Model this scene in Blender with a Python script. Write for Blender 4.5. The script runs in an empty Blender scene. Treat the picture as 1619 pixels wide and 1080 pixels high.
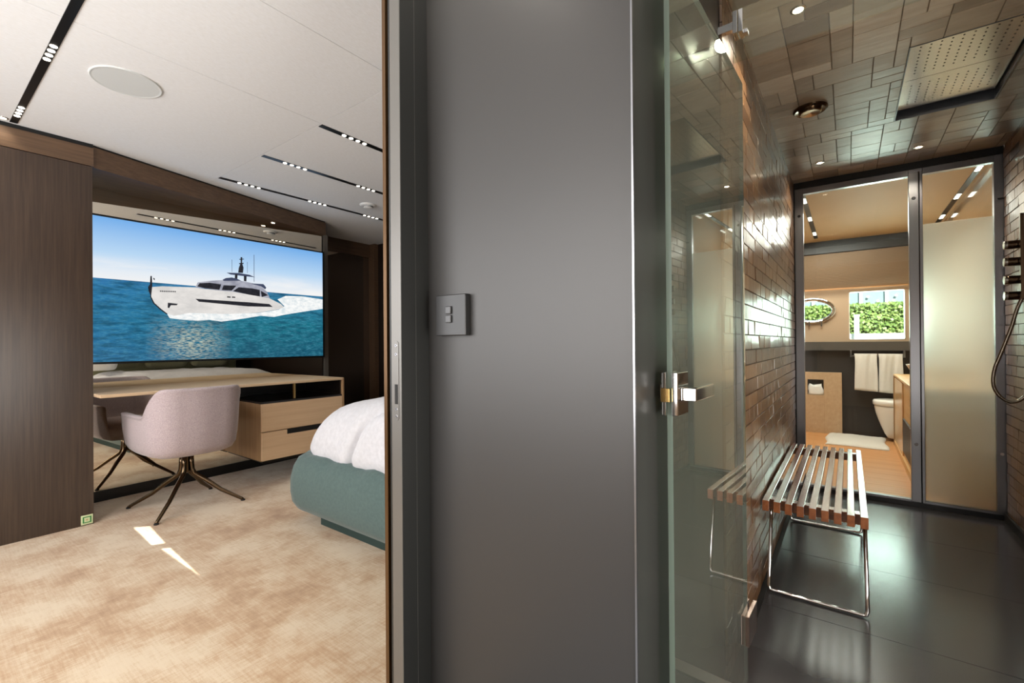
import bpy, bmesh, math, random
from math import sin, cos, pi, radians, sqrt
from mathutils import Vector, Matrix, Euler
random.seed(7)
S = bpy.context.scene
COL = S.collection

# ------------------------------------------------------------------ camera, world, lights, exposure
H = 1.15
cam_d = bpy.data.cameras.new('camera'); cam = bpy.data.objects.new('camera', cam_d); COL.objects.link(cam)
cam_d.sensor_width = 36.0; cam_d.lens = 719.81 / 1619 * 36.0; cam_d.clip_start = 0.02
yaw, pit, rol = radians(36.4437), radians(.2042), radians(-.43986)
fw = Vector((-sin(yaw)*cos(pit), cos(yaw)*cos(pit), sin(pit)))
r0 = Vector((cos(yaw), sin(yaw), 0)); u0 = r0.cross(fw)
rr = cos(rol)*r0 + sin(rol)*u0; uu = -sin(rol)*r0 + cos(rol)*u0
cam.matrix_world = Matrix(((rr.x, uu.x, -fw.x, 0), (rr.y, uu.y, -fw.y, 0), (rr.z, uu.z, -fw.z, H), (0, 0, 0, 1)))
S.camera = cam
vs = S.view_settings
vs.view_transform = 'Standard'; vs.look = 'None'; vs.gamma = 1; vs.use_curve_mapping = False; vs.exposure = 0.0

w = bpy.data.worlds.new('sky'); S.world = w; w.use_nodes = True
wn = w.node_tree.nodes; bgn = wn['Background']; bgn.inputs[1].default_value = 1.3
bgn.inputs[0].default_value = (.62, .78, 1.0, 1)

SUN = Vector((-.30, .75, -.55)).normalized()
def aim(o, d):
    o.rotation_euler = Vector(d).to_track_quat('-Z', 'Y').to_euler()
def light(name, kind, loc, d, energy, col=(1, 1, 1), **k):
    l = bpy.data.lights.new(name, kind); l.energy = energy; l.color = col
    for a, b in k.items(): setattr(l, a, b)
    o = bpy.data.objects.new(name, l); COL.objects.link(o); o.location = loc; aim(o, d); return o
light('sun', 'SUN', (0, -4, 6), SUN, 16.0, (1, .97, .92), angle=.0022)
# daylight from the long hull window behind the camera, then two unseen fill lamps added for hall and shower
light('daylight_cabin_window', 'AREA', (-2.6, -1.52, 1.45), (0, 1, -.05), 118, (.98, .985, 1.0), shape='RECTANGLE', size=3.4, size_y=1.5)
light('hall_fill', 'AREA', (-1.05, -1.52, 1.5), (.2, 1, 0), 26, (1.0, .97, .93), shape='RECTANGLE', size=.7, size_y=1.6)  # added fill from behind the viewpoint, lifts the grey wall; no window there
light('hall_side_fill', 'AREA', (.94, .80, 1.25), (-1, .0, .08), 95, (1.0, .97, .92), shape='RECTANGLE', size=1.3, size_y=1.9)  # added fill against the solid right wall, brightens the shower
light('hall_downlight', 'SPOT', (-.77, .70, 2.44), (0, .10, -1), 17, (1, .92, .82), spot_size=1.5, spot_blend=.9, shadow_soft_size=.04)
light('bathroom_ceiling_light', 'AREA', (-.25, 5.9, 2.37), (0, 0, -1), 54, (1, .95, .87), shape='RECTANGLE', size=.8, size_y=1.4)
light('daylight_bathroom_window', 'AREA', (.275, 7.16, 1.45), (0, -1, -.1), 12, (.9, 1, .95), shape='RECTANGLE', size=.5, size_y=.55)

# ------------------------------------------------------------------ helpers
def lin(c):
    f = lambda v: v/12.92 if v <= .04045 else ((v+.055)/1.055)**2.4
    return tuple(f(x/255) for x in c) + (1,)
class NT:
    def __init__(s, name):
        s.m = bpy.data.materials.new(name); s.m.use_nodes = True
        s.t = s.m.node_tree; s.n = s.t.nodes; s.b = s.n['Principled BSDF']; s.out = s.n['Material Output']
    def new(s, t, **k):
        o = s.n.new(t)
        for a, b in k.items(): setattr(o, a, b)
        return o
    def link(s, a, b): s.t.links.new(a, b)
    def coords(s, scale=(1, 1, 1), rot=(0, 0, 0)):
        tc = s.new('ShaderNodeTexCoord'); mp = s.new('ShaderNodeMapping')
        mp.inputs['Scale'].default_value = scale; mp.inputs['Rotation'].default_value = rot
        s.link(tc.outputs['Object'], mp.inputs[0]); return mp.outputs[0]
    def noise(s, scale, sc=(1, 1, 1), detail=3, rough=.55, rot=(0, 0, 0)):
        nz = s.new('ShaderNodeTexNoise'); nz.inputs['Scale'].default_value = scale; nz.inputs['Detail'].default_value = detail
        nz.inputs['Roughness'].default_value = rough; s.link(s.coords(sc, rot), nz.inputs['Vector']); return nz.outputs['Fac']
    def ramp(s, fac, stops):
        r = s.new('ShaderNodeValToRGB'); e = r.color_ramp.elements
        while len(e) < len(stops): e.new(.5)
        for i, (p, c) in enumerate(stops): e[i].position = p; e[i].color = lin(c) if max(c) > 1.01 else tuple(c)+(1,)
        s.link(fac, r.inputs[0]); return r.outputs[0]
    def mix(s, fac, a, b, mode='MIX'):
        m = s.new('ShaderNodeMix', data_type='RGBA', blend_type=mode)
        for i, v in ((0, fac), (6, a), (7, b)):
            if hasattr(v, 'links'): s.link(v, m.inputs[i])
            else: m.inputs[i].default_value = v
        return m.outputs[2]
    def bump(s, h, strength=.3, dist=.01):
        b = s.new('ShaderNodeBump'); b.inputs['Strength'].default_value = strength; b.inputs['Distance'].default_value = dist
        s.link(h, b.inputs['Height']); s.link(b.outputs[0], s.b.inputs['Normal'])
    def set(s, **k):
        for a, v in k.items():
            i = s.b.inputs[a.replace('_', ' ')]
            if hasattr(v, 'links'): s.link(v, i)
            else: i.default_value = v
        return s
def plain(name, c, rough=.5, metal=0, nz=None, bump=0, bscale=200, **k):
    m = NT(name); base = lin(c)
    if nz:                                    # (scale, stretch, second colour)
        base = m.ramp(m.noise(nz[0], nz[1], 4), [(.3, c), (.72, nz[2])])
    m.set(Base_Color=base, Roughness=rough, Metallic=metal, **k)
    if bump: m.bump(m.noise(bscale), bump, .003)
    return m.m
def emit(name, c, st):
    m = NT(name); m.set(Base_Color=(0, 0, 0, 1), Emission_Color=lin(c), Emission_Strength=st, Roughness=.3); return m.m
def thin_glass(name, tint, ior=1.5, rough=0.0, gain=1.0, haze=0.0):
    m = NT(name); fr = m.new('ShaderNodeFresnel'); ge = m.new('ShaderNodeNewGeometry'); iv = m.new('ShaderNodeMath', operation='MULTIPLY_ADD')
    m.link(ge.outputs['Backfacing'], iv.inputs[0]); iv.inputs[1].default_value = 1/ior-ior; iv.inputs[2].default_value = ior; m.link(iv.outputs[0], fr.inputs[0])   # same index seen from inside the sheet
    t = m.new('ShaderNodeBsdfTransparent'); t.inputs[0].default_value = lin(tint)
    g = m.new('ShaderNodeBsdfGlossy'); g.inputs['Roughness'].default_value = rough
    gn = m.new('ShaderNodeMath', operation='MULTIPLY'); gn.use_clamp = True; m.link(fr.outputs[0], gn.inputs[0]); gn.inputs[1].default_value = gain
    mx = m.new('ShaderNodeMixShader'); m.link(gn.outputs[0], mx.inputs[0]); m.link(t.outputs[0], mx.inputs[1]); m.link(g.outputs[0], mx.inputs[2])
    o_ = mx.outputs[0]
    if haze:                                  # pale diffuse mixed in, standing for light reflected by the pane
        df = m.new('ShaderNodeBsdfDiffuse'); df.inputs[0].default_value = lin((176, 180, 162)); hz = m.new('ShaderNodeMixShader'); hz.inputs[0].default_value = haze
        m.link(o_, hz.inputs[1]); m.link(df.outputs[0], hz.inputs[2]); o_ = hz.outputs[0]
    m.link(o_, m.out.inputs[0]); return m.m

class MB:
    """collects geometry for ONE mesh object"""
    def __init__(s): s.v = []; s.f = []; s.mi = []; s.col = []
    def add(s, vs, fs, mi=0, col=None):
        o = len(s.v); s.v += [tuple(v) for v in vs]
        for f in fs: s.f.append(tuple(i+o for i in f)); s.mi.append(mi); s.col.append(col)
        return s
    def box(s, x0, x1, y0, y1, z0, z1, mi=0, col=None):
        v = [(x, y, z) for z in (z0, z1) for y in (y0, y1) for x in (x0, x1)]
        return s.add(v, [(0, 2, 3, 1), (4, 5, 7, 6), (0, 1, 5, 4), (2, 6, 7, 3), (0, 4, 6, 2), (1, 3, 7, 5)], mi, col)
    def tube(s, pts, r, n=10, mi=0, cap=True, closed=False):
        pts = [Vector(p) for p in pts]; rs = r if isinstance(r, (list, tuple)) else [r]*len(pts)
        vs = []; up = None; N = len(pts)
        for i, p in enumerate(pts):
            a = pts[(i-1) % N] if (i or closed) else p; b = pts[(i+1) % N] if (i < N-1 or closed) else p
            d = (b-a).normalized()
            if up is None: up = d.orthogonal().normalized()
            x = (up - d*up.dot(d)); x = x.normalized() if x.length > 1e-6 else d.orthogonal().normalized(); up = x; y = d.cross(x)
            for k in range(n): vs.append(p + rs[i]*(x*cos(2*pi*k/n) + y*sin(2*pi*k/n)))
        fs = [(i*n+k, i*n+(k+1) % n, ((i+1) % N)*n+(k+1) % n, ((i+1) % N)*n+k) for i in range(N if closed else N-1) for k in range(n)]
        if cap and not closed: fs += [tuple(range(n))[::-1], tuple((N-1)*n+k for k in range(n))]
        return s.add(vs, fs, mi)
    def loops(s, loops, mi=0, cap0=True, cap1=True):
        n = len(loops[0]); vs = [p for l in loops for p in l]
        fs = [(i*n+k, i*n+(k+1) % n, (i+1)*n+(k+1) % n, (i+1)*n+k) for i in range(len(loops)-1) for k in range(n)]
        if cap0: fs.append(tuple(range(n))[::-1])
        if cap1: fs.append(tuple((len(loops)-1)*n+k for k in range(n)))
        return s.add(vs, fs, mi)
    def lathe(s, prof, c=(0, 0, 0), n=32, mi=0, ax='z', cap0=True, cap1=True):
        L = []
        for r, h in prof:
            l = []
            for k in range(n):
                a = 2*pi*k/n; x, y = r*cos(a), r*sin(a)
                l.append({'z': (c[0]+x, c[1]+y, c[2]+h), 'x': (c[0]+h, c[1]+x, c[2]+y), 'y': (c[0]+y, c[1]+h, c[2]+x)}[ax])
            L.append(l)
        return s.loops(L, mi, cap0, cap1)
    def poly(s, pts, mi=0): return s.add(pts, [tuple(range(len(pts)))], mi)
def obj(name, mb, mats, parent=None, bevel=0, smooth=False, sub=0, loc=None, seg=2):
    me = bpy.data.meshes.new(name); me.from_pydata(mb.v, [], mb.f)
    if not isinstance(mats, (list, tuple)): mats = [mats]
    for m in mats: me.materials.append(m)
    me.polygons.foreach_set('material_index', mb.mi)
    if any(c is not None for c in mb.col):
        at = me.color_attributes.new('tint', 'FLOAT_COLOR', 'CORNER')
        for p in me.polygons:
            c = mb.col[p.index] or (.5, .5, .5)
            for li in p.loop_indices: at.data[li].color = (c[0], c[1], c[2], 1)
    bm = bmesh.new(); bm.from_mesh(me); bmesh.ops.recalc_face_normals(bm, faces=bm.faces); bm.to_mesh(me); bm.free()
    if smooth: me.polygons.foreach_set('use_smooth', [True]*len(me.polygons))
    me.update()
    o = bpy.data.objects.new(name, me); COL.objects.link(o)
    if parent: o.parent = parent; o.matrix_parent_inverse = parent_inv(parent)
    if loc: o.location = loc
    if bevel:
        b = o.modifiers.new('bevel', 'BEVEL'); b.width = bevel; b.segments = seg; b.limit_method = 'ANGLE'; b.angle_limit = radians(40)
    if sub:
        b = o.modifiers.new('sub', 'SUBSURF'); b.levels = sub; b.render_levels = sub
    return o
def parent_inv(p):
    # parts are modelled in world coordinates under an unrotated, translated Empty
    return Matrix.Translation(-world_loc(p))
def world_loc(p):
    l = Vector(p.location)
    while p.parent:
        l = l + p.matrix_parent_inverse.translation; p = p.parent; l = l + Vector(p.location)
    return l
def tag(o, label, cat, group=None):
    o['label'] = label; o['category'] = cat
    if group: o['group'] = group
    return o
def thing(name, label, cat, loc, group=None):
    o = bpy.data.objects.new(name, None); COL.objects.link(o); o.location = loc; o.empty_display_size = .1
    return tag(o, label, cat, group)
def copy_thing(o, off, label):
    r = o.copy(); COL.objects.link(r); r.location = Vector(o.location)+Vector(off); r['label'] = label
    for ch in o.children:
        c = ch.copy(); COL.objects.link(c); c.parent = r; c.matrix_parent_inverse = ch.matrix_parent_inverse.copy()
        for g in ch.children:
            d = g.copy(); COL.objects.link(d); d.parent = c; d.matrix_parent_inverse = g.matrix_parent_inverse.copy()
    return r
def struct(name, mb, m, parent=None, **k):
    o = obj(name, mb, m, parent, **k)
    if parent is None: o['kind'] = 'structure'
    return o
def rrect(cx, cy, hx, hy, r, n=8):
    P = []; r = max(1e-4, min(r, hx-1e-4, hy-1e-4))
    for (sx, sy, a0) in ((1, 1, 0), (-1, 1, pi/2), (-1, -1, pi), (1, -1, 3*pi/2)):
        for k in range(n+1):
            a = a0 + pi/2*k/n; P.append((cx+sx*(hx-r)+r*cos(a), cy+sy*(hy-r)+r*sin(a)))
    return P
def dense(P, step):
    out = []
    for i in range(len(P)):
        a, b = Vector(P[i]), Vector(P[(i+1) % len(P)]); n = max(1, round((b-a).length/step))
        out += [tuple(a+(b-a)*k/n) for k in range(n)]
    return out

# ------------------------------------------------------------------ materials
def carpet_mat():
    m = NT('worn_silk_carpet')
    big = m.noise(2.3, (1, 1, 1), 6, .68, (0, 0, .5)); fine = m.noise(120, (1, .07, 1), 3, .6, (0, 0, .0)); fine2 = m.noise(120, (.07, 1, 1), 3, .6); grain = m.noise(420, (1, 1, 1), 2, .6)
    a = m.new('ShaderNodeMath', operation='ADD'); m.link(fine, a.inputs[0]); m.link(fine2, a.inputs[1])
    b = m.new('ShaderNodeMath', operation='MULTIPLY_ADD'); m.link(a.outputs[0], b.inputs[0]); b.inputs[1].default_value = .22; b.inputs[2].default_value = -.22
    c = m.new('ShaderNodeMath', operation='ADD'); m.link(big, c.inputs[0]); m.link(b.outputs[0], c.inputs[1])
    e = m.new('ShaderNodeMath', operation='MULTIPLY_ADD'); m.link(grain, e.inputs[0]); e.inputs[1].default_value = .26; e.inputs[2].default_value = -.13
    c2 = m.new('ShaderNodeMath', operation='ADD'); m.link(c.outputs[0], c2.inputs[0]); m.link(e.outputs[0], c2.inputs[1]); c = c2
    col = m.ramp(c.outputs[0], [(.28, (150, 114, 80)), (.44, (178, 147, 112)), (.60, (203, 184, 156))])
    m.set(Base_Color=col, Roughness=.85, Sheen_Weight=.3, Specular_IOR_Level=.25); m.bump(c.outputs[0], .35, .006); return m.m
def wood_mat(name, c1, c2, axis='z', rough=.35, scale=60, coat=0):
    m = NT(name); st = {'z': (1, 1, .03), 'y': (1, .04, 1), 'x': (.04, 1, 1)}[axis]
    m.set(Base_Color=m.ramp(m.noise(scale, st, 4, .6), [(.3, c1), (.7, c2)]), Roughness=rough, Coat_Weight=coat, Coat_Roughness=.08); return m.m
def tile_mat(name, c1, c2, c3, rough, st, bstr, spec=.5, coat=0):
    m = NT(name); at = m.new('ShaderNodeAttribute', attribute_name='tint')
    sep = m.new('ShaderNodeSeparateColor'); m.link(at.outputs['Color'], sep.inputs[0])
    n = m.noise(9, st, 5, .65); a = m.new('ShaderNodeMath', operation='MULTIPLY_ADD'); m.link(n, a.inputs[0]); a.inputs[1].default_value = .6
    m.link(sep.outputs[0], a.inputs[2])
    col = m.ramp(a.outputs[0], [(.35, c1), (.75, c2), (1.15 if False else 1.0, c3)])
    m.set(Base_Color=col, Roughness=rough, Specular_IOR_Level=spec, Coat_Weight=coat, Coat_Roughness=.1)
    m.bump(m.noise(13, st, 3), bstr, .006); return m.m
def fabric_mat(name, c, c2, scale=350, bump=.35, sheen=.4, big=None):
    m = NT(name); n = m.noise(scale, (1, 1, 1), 2)
    col = m.ramp(n, [(.32, c), (.7, c2)])
    if big: col = m.mix(m.ramp(m.noise(5, (1, 1, 1), 3), [(.35, (0, 0, 0)), (.7, (.35, .35, .35))]), col, lin(big))
    m.set(Base_Color=col, Roughness=.9, Sheen_Weight=sheen, Sheen_Roughness=.4, Specular_IOR_Level=.2); m.bump(n, bump, .003); return m.m
M = {}
M['carpet'] = carpet_mat()
M['ceiling'] = plain('pale_fabric_ceiling', (233, 234, 235), .8, nz=(160, (1, .3, 1), (226, 226, 225)))
M['groove'] = plain('ceiling_joint', (128, 126, 122), .8)
M['panelwood'] = wood_mat('dark_brown_veneer', (48, 36, 28), (68, 53, 42), 'z', .3, 90)
M['fasciawood'] = wood_mat('brown_fascia_veneer', (78, 58, 42), (102, 78, 57), 'y', .38, 60)
M['darkwood'] = wood_mat('wenge_veneer', (24, 16, 12), (34, 23, 17), 'z', .3, 60)
M['darkgloss'] = plain('dark_bronze_glass', (22, 17, 14), .04, Specular_IOR_Level=.9)
M['black'] = plain('black_lacquer', (14, 14, 14), .3)
M['blackmatt'] = plain('black_matt', (9, 9, 9), .7)
m = NT('dark_bronze_mirror'); m.set(Base_Color=lin((150, 132, 116)), Metallic=1, Roughness=.02); M['darkmirror'] = m.m
m = NT('bronze_mirror'); m.set(Base_Color=lin((236, 228, 212)), Metallic=1, Roughness=.0); M['mirror'] = m.m
M['chrome'] = plain('polished_chrome', (225, 225, 225), .06, 1)
M['steel'] = plain('brushed_steel', (144, 145, 149), .28, 1)
M['steelplate'] = plain('satin_steel_plate', (190, 186, 178), .2, 1)
M['bronze'] = plain('dark_bronze_metal', (96, 80, 62), .22, 1)
M['gold'] = plain('brass_metal', (200, 165, 105), .25, 1)
M['grey'] = plain('satin_grey_metallic_paint', (62, 61, 60), .42, .35, bump=.06, bscale=700)
M['jamb'] = plain('grey_jamb_paint', (44, 45, 44), .4, .3)
M['jamblight'] = plain('grey_jamb_edge', (112, 110, 106), .35, .5)
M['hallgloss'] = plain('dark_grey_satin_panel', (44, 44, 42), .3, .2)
M['bronzestrip'] = plain('bronze_edge_strip', (92, 66, 38), .3, .6)
M['stone'] = plain('dark_grey_stone', (47, 46, 48), .2, nz=(3, (1, 1, 1), (54, 52, 53)))
M['grout'] = plain('brown_grout', (58, 44, 32), .6)
M['joint'] = plain('floor_joint', (20, 20, 20), .8)
M['walltile'] = tile_mat('bronze_glazed_brick', (72, 49, 32), (112, 82, 54), (138, 106, 76), .29, (1, 7, .22), .75, .7, .15)
M['ceiltile'] = tile_mat('bronze_stone_tile', (108, 90, 70), (146, 128, 106), (168, 152, 130), .33, (.6, 2.2, 1), .2, .6)
M['doorglass'] = thin_glass('green_tinted_glass', (236, 243, 238), 1.52, 0, 2.3, .05)
M['doorglassback'] = thin_glass('green_tinted_glass_back', (236, 243, 238), 1.02, 0, .3)
M['clearglass'] = thin_glass('clear_glass', (245, 250, 247), 1.4)
M['glassedge'] = plain('glass_edge', (124, 140, 130), .25)
m = NT('frosted_glass'); m.set(Base_Color=lin((226, 238, 230)), Roughness=.5, Transmission_Weight=1, IOR=1.2)
tl_ = m.new('ShaderNodeBsdfTranslucent'); tl_.inputs[0].default_value = lin((232, 240, 232)); mx_ = m.new('ShaderNodeMixShader'); mx_.inputs[0].default_value = .16
m.link(m.b.outputs[0], mx_.inputs[1]); m.link(tl_.outputs[0], mx_.inputs[2]); m.link(mx_.outputs[0], m.out.inputs[0]); M['frost'] = m.m
M['slatwood'] = plain('oiled_teak_slat', (112, 62, 30), .2, nz=(30, (1, .05, 1), (140, 82, 42)), Coat_Weight=1.0, Coat_Roughness=.2, Coat_IOR=2.1)
M['deskwood'] = wood_mat('pale_oak', (198, 168, 134), (214, 188, 154), 'y', .4, 40)
M['drawerwood'] = wood_mat('pale_sycamore', (206, 172, 136), (218, 188, 152), 'y', .38, 30)
M['drawerside'] = wood_mat('brown_oak', (150, 116, 80), (172, 138, 100), 'z', .4, 40)
M['chairfab'] = fabric_mat('mauve_boucle', (158, 144, 147), (192, 177, 178), 230, .5)
M['teal'] = fabric_mat('teal_velvet', (80, 97, 95), (87, 105, 102), 60, .06, .25)
M['duvet'] = fabric_mat('white_quilted_cotton', (196, 196, 200), (206, 206, 210), 45, .22, .2)
M['olive'] = fabric_mat('olive_linen', (120, 118, 92), (138, 136, 108), 120, .3)
M['whitefab'] = fabric_mat('white_linen', (228, 228, 226), (238, 238, 236), 120, .25)
M['towel'] = fabric_mat('white_towel', (214, 210, 202), (226, 223, 216), 160, .8)
M['speakercloth'] = plain('speaker_grille', (206, 209, 208), .7)
M['white'] = plain('white_plastic', (232, 232, 230), .35)
M['ceramic'] = plain('white_ceramic', (240, 238, 232), .08)
M['tan'] = plain('tan_lacquer', (190, 156, 118), .4)
M['tanceil'] = plain('tan_ceiling', (206, 176, 136), .6)
M['tanwall'] = plain('taupe_wall', (176, 150, 124), .45)
M['cabwood'] = wood_mat('light_cabinet_oak', (184, 154, 122), (196, 168, 136), 'y', .4, 30)
M['vanwood'] = wood_mat('honey_oak', (202, 156, 100), (220, 178, 122), 'y', .35, 30)
M['vangloss'] = plain('glossy_oak_front', (214, 176, 130), .22)
M['teak'] = wood_mat('teak_floor', (190, 134, 84), (206, 150, 98), 'x', .42, 30)
M['slate'] = plain('charcoal_panel', (40, 38, 38), .5)
M['led'] = emit('led', (255, 246, 230), 5)
M['spot'] = emit('spot_lamp', (255, 236, 205), 16)
M['rope'] = plain('steel_hose', (150, 140, 125), .25, 1, nz=(900, (1, 1, 1), (90, 84, 76)))

# ------------------------------------------------------------------ shells
ZC = 2.47; ZS = 2.38
mb = MB().box(-6.2, -.95, -1.62, 3.9, -.1, 0)
struct('floor_cabin', mb, M['carpet'])
mb = MB(); ys = [-1.62, -.6, .02, .64, 1.64]; 
for a, b in zip(ys[:-1], ys[1:]): mb.box(-.95, 1.05, a+.001, b-.001, -.1, 0)
yb = [1.64, 2.262, 2.911, 3.5, 4.17]
for i, (a, b) in enumerate(zip(yb[:-1], yb[1:])): mb.box(-.345, .9, a+.0015, b-.0015, -.1, 0)
mb.box(-.95, 1.05, -1.62, 4.17, -.12, -.003, 1)
struct('floor_shower', mb, [M['stone'], M['joint']])
mb = MB()
for i in range(14): mb.box(-1.25, 1.05, 4.25+i*.2, 4.25+(i+1)*.2-.002, -.1, 0)
mb.box(-1.25, 1.05, 4.17, 7.1, -.12, -.004, 1)
struct('floor_bathroom', mb, [M['teak'], M['drawerside']])

# cabin ceiling with fine joints
mb = MB()
def cbox(x0, x1, y0, y1): mb.box(x0, x1, y0, y1, ZC, ZC+.08)
g = .0025
for (x0, x1, y0, y1) in ((-6.2, -2.52, -1.62, 1.51), (-2.52, -1.80, -1.62, 1.51), (-1.80, -.95, -1.62, 1.51), (-6.2, -1.80, 1.51, 3.9), (-1.80, -.95, 1.51, 3.9)):
    cbox(x0+g/2, x1-g/2, y0+g/2, y1-g/2)
mb.box(-6.2, -.95, -1.62, 3.9, ZC+.012, ZC+.1, 1)
struct('ceiling_cabin', mb, [M['ceiling'], M['groove']])
struct('ceiling_hall', MB().box(-.95, 1.05, -1.62, 1.63, ZC, ZC+.1), M['ceiling'])
struct('ceiling_bathroom', MB().box(-1.25, 1.05, 4.17, 7.1, 2.40, 2.5), M['tanceil'])

# back wall (behind the camera) with two slits added, shaped so the sun casts the carpet patches
floorpoly = [[(-3.654, .894), (-3.593, .962), (-3.21, .931), (-3.243, .877)], [(-3.138, .892), (-3.116, .927), (-2.598, .901)]]
def back(p, Y=-1.62):
    t = (p[1]-Y)/SUN.y; return (p[0]-SUN.x*t, Y, -SUN.z*t)
bm = bmesh.new(); edges = []
for loop in [[(-6.2, -1.62, 0), (1.05, -1.62, 0), (1.05, -1.62, ZC+.1), (-6.2, -1.62, ZC+.1)]] + [[back(p) for p in q] for q in floorpoly]:
    vs_ = [bm.verts.new(v) for v in loop]
    for i in range(len(vs_)): edges.append(bm.edges.new((vs_[i], vs_[(i+1) % len(vs_)])))
bmesh.ops.triangle_fill(bm, edges=edges, use_beauty=True)
me = bpy.data.meshes.new('wall_back'); bm.to_mesh(me); bm.free(); me.materials.append(M['tanwall'])
wb = bpy.data.objects.new('wall_back', me); COL.objects.link(wb); wb['kind'] = 'structure'
struct('wall_hall_right', MB().box(.95, 1.05, -1.62, 1.63, 0, ZC), M['tanwall'])
# central partition: grey satin front, dark satin end face
struct('wall_partition', MB().box(-.937, -.345, .88, 1.66, 0, ZC), M['grey'])
struct('trim_1', MB().box(-.3475, -.3435, .8785, .884, 0, ZC), M['steel'])
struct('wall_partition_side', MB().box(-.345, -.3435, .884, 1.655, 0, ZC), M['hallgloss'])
struct('wall_cabin_right', MB().box(-1.0, -.94, .9, 3.9, 0, ZC), M['darkwood'])
struct('wall_cabin_far', MB().box(-6.2, -.94, 3.8, 3.9, 0, ZC), M['darkwood'])
# the door jamb with its lock strike
j = MB().box(-.977, -.937, .785, .833, 0, ZC).box(-.977, -.937, .8345, .88, 0, ZC).box(-.976, -.9375, .833, .8345, 0, ZC, 1)
j.box(-.9772, -.938, .7835, .785, 0, ZC, 1)
dj = struct('door_1', j, [M['jamb'], M['jamblight']])
struct('trim_2', MB().box(-1.003, -.977, .80, .9, 0, ZC), M['blackmatt'])
struct('trim_3', MB().box(-1.012, -.999, .786, .92, 0, ZC), M['bronzestrip'])
struct('trim_9', MB().box(-.992, -.986, .79, .9, 0, ZC), M['jamb'])
st = thing('strike_plate', 'slim steel lock strike plate let into the grey door jamb', 'strike plate', (-.957, .7835, .95))
mb = MB(); L0 = rrect(-.957, 1.053, .0095, .105, .0095, 6)
mb.loops([[(x, .7835, z) for x, z in L0], [(x, .7822, z) for x, z in L0]]); obj('plate', mb, M['jamblight'], st)
obj('latch_slot', MB().box(-.962, -.951, .7812, .7825, .992, 1.044), M['blackmatt'], st)
for z in (1.146, 1.123, .979, .960): obj('screw', MB().lathe([(.0044, 0), (.0038, -.0012)], (-.957, .7822, z), 14, 0, 'y').lathe([(.0018, -.001), (.0018, -.0014)], (-.957, .7822, z), 8, 1, 'y'), [M['steel'], M['blackmatt']], st)

# shower shell: brick-tiled walls built tile by tile
def brick_wall(name, x, face, y0, y1, z0, z1, bh=.062, seed=1):
    rnd = random.Random(seed); mb = MB(); d = .006*face
    mb.box(min(x, x-.02*face), max(x, x-.02*face), y0, y1, z0, z1, 1)
    z = z0; row = 0
    while z < z1-.01:
        h = bh; y = y0 - rnd.uniform(0, .12)
        while y < y1:
            L = rnd.choice((.105, .16, .16, .21)); a, b = max(y+.0012, y0), min(y+L-.0012, y1); y += L
            if b-a < .01: continue
            zt = min(z+h-.0024, z1); t = [rnd.uniform(-.0011, .0011) for _ in range(3)]
            px = lambda s, q: x+d+(t[0]+t[1]*s+t[2]*q)
            i = .0015; c = (rnd.uniform(.08, .5),)*3
            v = [(x, a, z), (x, b, z), (x, b, zt), (x, a, zt), (px(-1, -1), a+i, z+i), (px(1, -1), b-i, z+i), (px(1, 1), b-i, zt-i), (px(-1, 1), a+i, zt-i)]
            mb.add(v, [(4, 5, 6, 7), (0, 1, 5, 4), (1, 2, 6, 5), (2, 3, 7, 6), (3, 0, 4, 7)], 0, c)
        z += h; row += 1
    return struct(name, mb, [M['walltile'], M['grout']])
brick_wall('wall_shower_left', -.341, 1, 1.66, 4.17, .0, ZS+.02, seed=3)
struct('wall_shower_left_core', MB().box(-.94, -.362, 1.66, 4.25, 0, ZC), M['grout'])
brick_wall('wall_shower_right', .806, -1, 1.63, 4.17, .0, ZS+.02, seed=5)
struct('wall_shower_right_core', MB().box(.827, 1.05, 1.63, 4.25, 0, ZC), M['grout'])
struct('trim_4', MB().box(-.335, -.312, 1.66, 4.16, .0, .004), M['blackmatt'])
struct('baseboard_right', MB().box(.785, .80, 1.66, 4.16, .0, .05), M['blackmatt'])

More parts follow.
